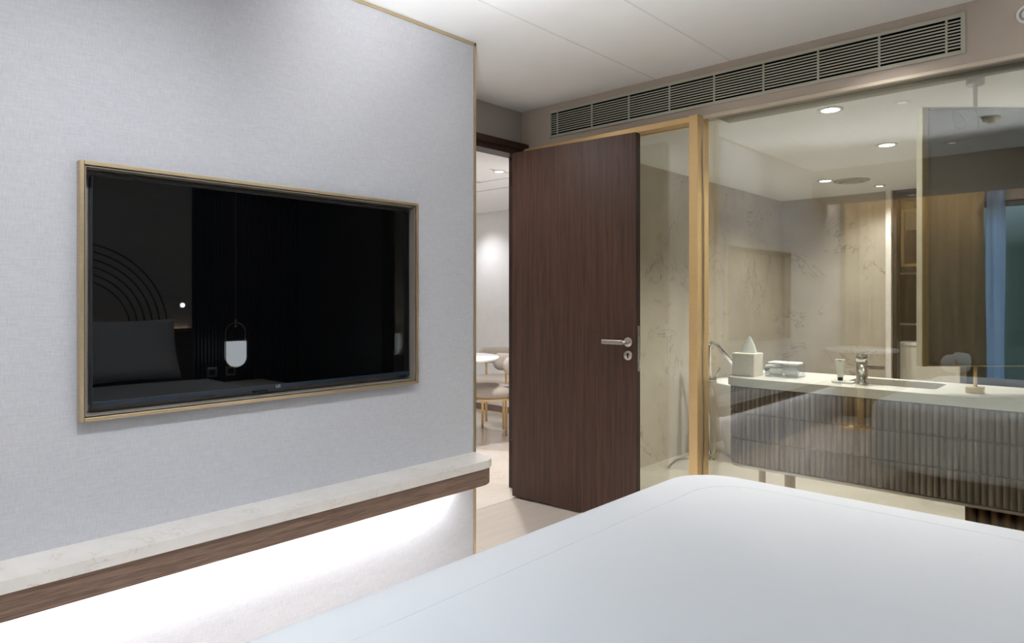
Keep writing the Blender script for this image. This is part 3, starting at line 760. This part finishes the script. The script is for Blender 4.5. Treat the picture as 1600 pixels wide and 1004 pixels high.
B().box(-1.5352, -1.4948, 3.7198, 3.7702, CT + .016, CT + .034).build('dark_band', BEZEL, am)
so = tag(B().box(-1.135, -1.035, 3.555, 3.60, CT, CT + .012, .005, 3).build('soap_dish', WHITE_PL), 'low white soap dish under the toothpaste tube by the tap', 'soap dish')
tu = thing('toothpaste_tube', 'pale tube standing on dark cap beside chrome tap', 'tube', (-1.098, 3.577, CT + .012))
tx, ty, tz = -1.098, 3.577, CT + .0125
B().lathe([(.001, 0), (.011, 0), (.012, .002), (.012, .016), (.001, .016)], (tx, ty, tz), 20).build('cap', BEZEL, tu)
b = B(); rings = []
for z, a, c in ((.016, .013, .013), (.03, .017, .016), (.06, .020, .011), (.085, .0225, .006), (.098, .024, .002), (.104, .024, .002)):
    rings.append([b.bm.verts.new((tx + a * math.cos(2 * PI * k / 24), ty + c * math.sin(2 * PI * k / 24), tz + z)) for k in range(24)])
for A, Bq in zip(rings, rings[1:]):
    for k in range(24): b.bm.faces.new((A[k], A[(k + 1) % 24], Bq[(k + 1) % 24], Bq[k])).smooth = True
b.bm.faces.new(rings[-1]); b.bm.faces.new(rings[0][::-1])
b.build('tube_body', plain('ivory_tube', '#e2ddcd', .4, var=.02), tu)
B().box(tx - .0035, tx + .0035, ty - .0035, ty + .0035, tz + .094, tz + .099).build('hanging_hole', BEZEL, tu)
fa = thing('basin_tap', 'chrome single-lever basin tap on the vanity', 'tap', (-1.0, 3.578, CT))
fx, fy = -1.0, 3.578
B().lathe([(.001, 0), (.029, 0), (.029, .004), (.026, .008), (.0245, .02), (.0245, .108), (.001, .108)], (fx, fy, CT), 28).build('body', CHROME, fa)
B().lathe([(.001, .111), (.0255, .111), (.0255, .135), (.021, .142), (.001, .143)], (fx, fy, CT), 28).build('lever_base', CHROME, fa)
lm = Matrix.Translation((fx, fy, CT + .143)) @ Matrix.Rotation(math.radians(55), 4, 'Z') @ Matrix.Rotation(math.radians(-9), 4, 'Y')
B().box(-.02, .075, -.014, .014, 0, .009, .004, 3, lm).build('lever', CHROME, fa)
sm = Matrix.Translation((fx, fy, CT + .085)) @ Matrix.Rotation(math.radians(55), 4, 'Z') @ Matrix.Rotation(math.radians(4), 4, 'Y')
B().box(.015, .12, -.013, .013, -.008, .01, .005, 3, sm).build('spout', CHROME, fa)

# ------------------------------------------------------------------ bathtub and its floor tap
bt = thing('bathtub', 'freestanding white oval bathtub behind the vanity', 'bathtub', (-1.75, 5.25, 0))
b = B(); rings = []; n = 56
for k_, z in ((.80, .0), (.84, .02), (.90, .25), (.96, .5), (1.0, .575), (.99, .585), (.95, .58), (.90, .5), (.84, .3), (.72, .14), (.5, .11), (.02, .105)):
    ring = []
    for i in range(n):
        a = 2 * PI * i / n; ca, sa = math.cos(a), math.sin(a)
        e = 2 / 2.5
        ring.append(b.bm.verts.new((-1.75 + .85 * k_ * math.copysign(abs(ca) ** e, ca), 5.27 + .38 * k_ * math.copysign(abs(sa) ** e, sa), z)))
    rings.append(ring)
for A, Bq in zip(rings, rings[1:]):
    for k in range(n): b.bm.faces.new((A[k], A[(k + 1) % n], Bq[(k + 1) % n], Bq[k])).smooth = True
b.bm.faces.new(rings[0][::-1]); b.bm.faces.new(rings[-1]); b.build('shell', WHITE_PL, bt)
ft = thing('bath_filler', 'chrome floor-standing bath tap with hose at bathroom corner', 'tap', (-2.46, 4.90, 0))
qx, qy = -2.46, 4.90
B().lathe([(.001, 0), (.05, 0), (.05, .012), (.02, .02), (.001, .02)], (qx, qy, 0), 24).build('base', CHROME, ft)
B().tube([(qx, qy, .01), (qx, qy, .88), (qx + .005, qy, .90)], .018, 16).build('column', CHROME, ft)
B().tube([(qx, qy, .885), (qx + .015, qy + .012, .905), (qx + .05, qy + .03, .89), (-2.30, 5.02, .72)], .014, 14).build('spout', CHROME, ft)
B().tube([(qx - .02, qy - .02, .62), (qx + .06, qy + .01, .62)], .02, 14).build('mixer_body', CHROME, ft)
B().tube([(qx + .05, qy, .63), (qx + .085, qy + .01, .72)], .008, 10).build('lever', CHROME, ft)
hp = [(qx + .01, qy - .015, .60), (qx + .012, qy - .03, .5), (qx + .03, qy - .04, .38), (qx + .06, qy - .04, .24), (qx + .065, qy - .035, .12), (qx + .03, qy - .03, .05), (qx - .1, qy - .05, .018), (qx - .16, qy - .2, .012), (-2.55, 4.45, .012)]
def smooth_pts(P, n=6):
    P = [Vector(p) for p in P]; out = []
    for i in range(len(P) - 1):
        p0, p1, p2, p3 = P[max(i - 1, 0)], P[i], P[i + 1], P[min(i + 2, len(P) - 1)]
        for k in range(n):
            t = k / n; out.append(.5 * ((2 * p1) + (p2 - p0) * t + (2 * p0 - 5 * p1 + 4 * p2 - p3) * t * t + (3 * p1 - p0 - 3 * p2 + p3) * t ** 3))
    return out + [P[-1]]
B().tube(smooth_pts(hp), .008, 10).build('hose', STEEL, ft)

# ------------------------------------------------------------------ closet seen through the far doorway
wd = thing('wardrobe', 'dark open wardrobe seen through the far bathroom doorway', 'wardrobe', (-1.6, 7.6, 0))
B().box(-2.4, -.6, 7.62, 7.94, 0, 2.2).build('carcass', DARKWOOD, wd)
b = B(); fxa, fxb = -1.76, -1.30
for q in ((fxa, fxa + .025, 1.56, 2.12), (fxb - .025, fxb, 1.56, 2.12), (fxa, fxb, 2.095, 2.12), (fxa, fxb, 1.56, 1.585)): b.box(q[0], q[1], 7.58, 7.625, q[2], q[3])
b.build('niche_frame', GOLD, wd)
B().box(fxa + .025, fxb - .025, 7.605, 7.622, 1.92, 2.095).build('niche_panel', UPH, wd)
b = B(); fxa, fxb = -1.80, -1.30
for q in ((fxa, fxa + .02, .98, 1.5), (fxb - .02, fxb, .98, 1.5), (fxa, fxb, 1.48, 1.5), (fxa, fxb, .98, 1.0)): b.box(q[0], q[1], 7.59, 7.625, q[2], q[3])
b.build('lower_frame', STEEL, wd)
lc = thing('low_cabinet', 'beige low cabinet inside the closet doorway', 'cabinet', (-1.5, 7.35, 0))
B().box(-1.72, -1.2, 7.2, 7.5, 0.0, .80, .01).build('body', LINEN, lc); B().box(-1.73, -1.19, 7.19, 7.51, .801, .83, .005).build('top', LEDGE_M, lc)

# ================================================================== dining set
dt = thing('dining_table', 'round white dining table in the room through the doorway', 'table', (-4.34, 3.90, 0))
B().lathe([(.001, .725), (.42, .725), (.435, .735), (.435, .747), (.425, .755), (.001, .755)], (-4.34, 3.90, 0), 56).build('table_top', WHITE_PL, dt)
B().lathe([(.001, .002), (.2, .002), (.2, .014), (.05, .03), (.04, .3), (.04, .68), (.12, .725), (.001, .725)], (-4.34, 3.90, 0), 40).build('pedestal', GOLD, dt)
def make_chair(label):
    t = thing('dining_chair', label, 'chair', (0, 0, 0), 'gold-legged dining chairs')
    B().lathe([(.001, .40), (.20, .40), (.235, .415), (.245, .44), (.24, .465), (.21, .485), (.12, .492), (.001, .492)], (0, 0, 0), 40).build('seat', UPH, t)
    B().lathe([(.17, .378), (.205, .378), (.205, .399), (.17, .399)], (0, 0, 0), 40).build('seat_ring', GOLD, t)
    # pill-section backrest on an arc, opening towards +x
    b = B(); N = 34; a0, a1 = math.radians(108), math.radians(252); rings = []
    for i in range(N + 1):
        f = i / N; a = a0 + (a1 - a0) * f; e = min(f, 1 - f) * N / 4.0
        k = math.sqrt(max(0.02, 1 - (1 - min(1, e)) ** 2)); ring = []
        for j in range(20):
            u = 2 * PI * j / 20; rr = .235 + .028 * math.cos(u) * (.4 + .6 * k); z = .675 + .078 * math.copysign(abs(math.sin(u)) ** .75, math.sin(u)) * k
            ring.append(b.bm.verts.new((rr * math.cos(a), rr * math.sin(a), z)))
        rings.append(ring)
    for A, Bq in zip(rings, rings[1:]):
        for j in range(20): b.bm.faces.new((A[j], A[(j + 1) % 20], Bq[(j + 1) % 20], Bq[j])).smooth = True
    b.bm.faces.new(rings[0][::-1]); b.bm.faces.new(rings[-1]); b.build('backrest', UPH, t)
    for a in (35, -35):
        x, y = .185 * math.cos(math.radians(a)), .185 * math.sin(math.radians(a))
        B().tube([(x, y, .003), (x, y, .39)], .0115, 14).build('leg', GOLD, t)
    for a in (135, 225):
        x, y = .272 * math.cos(math.radians(a)), .272 * math.sin(math.radians(a)); f = .70
        B().tube([(x, y, .003), (x, y, .69), (x * .985, y * .985, .705), (x * .9, y * .9, .708)], .0115, 14).tube([(x, y, .388), (x * f, y * f, .388)], .009, 10).build('leg', GOLD, t)
    return t
c1 = make_chair('gold-legged chair seen side-on at near side of dining table')
c1.location = (-4.18, 4.235, 0); c1.rotation_euler = (0, 0, math.radians(236))
dup(c1, (-4.62, 4.80, 0), math.radians(-65), 'gold-legged chair facing the doorway behind the dining table')
c3 = dup(c1, (-1.38, -.36, 0), math.radians(180), 'cream gold-legged chair in the window alcove, mirrored in the glass')
CREAMUP = plain('cream_upholstery', '#d9d3ca', .9, spec=.15, var=.04, nscale=60)
for ch in c3.children:
    if ch.name.startswith(('seat', 'backrest')) and not ch.name.startswith('seat_ring'):
        ch.data = ch.data.copy(); ch.data.materials[0] = CREAMUP
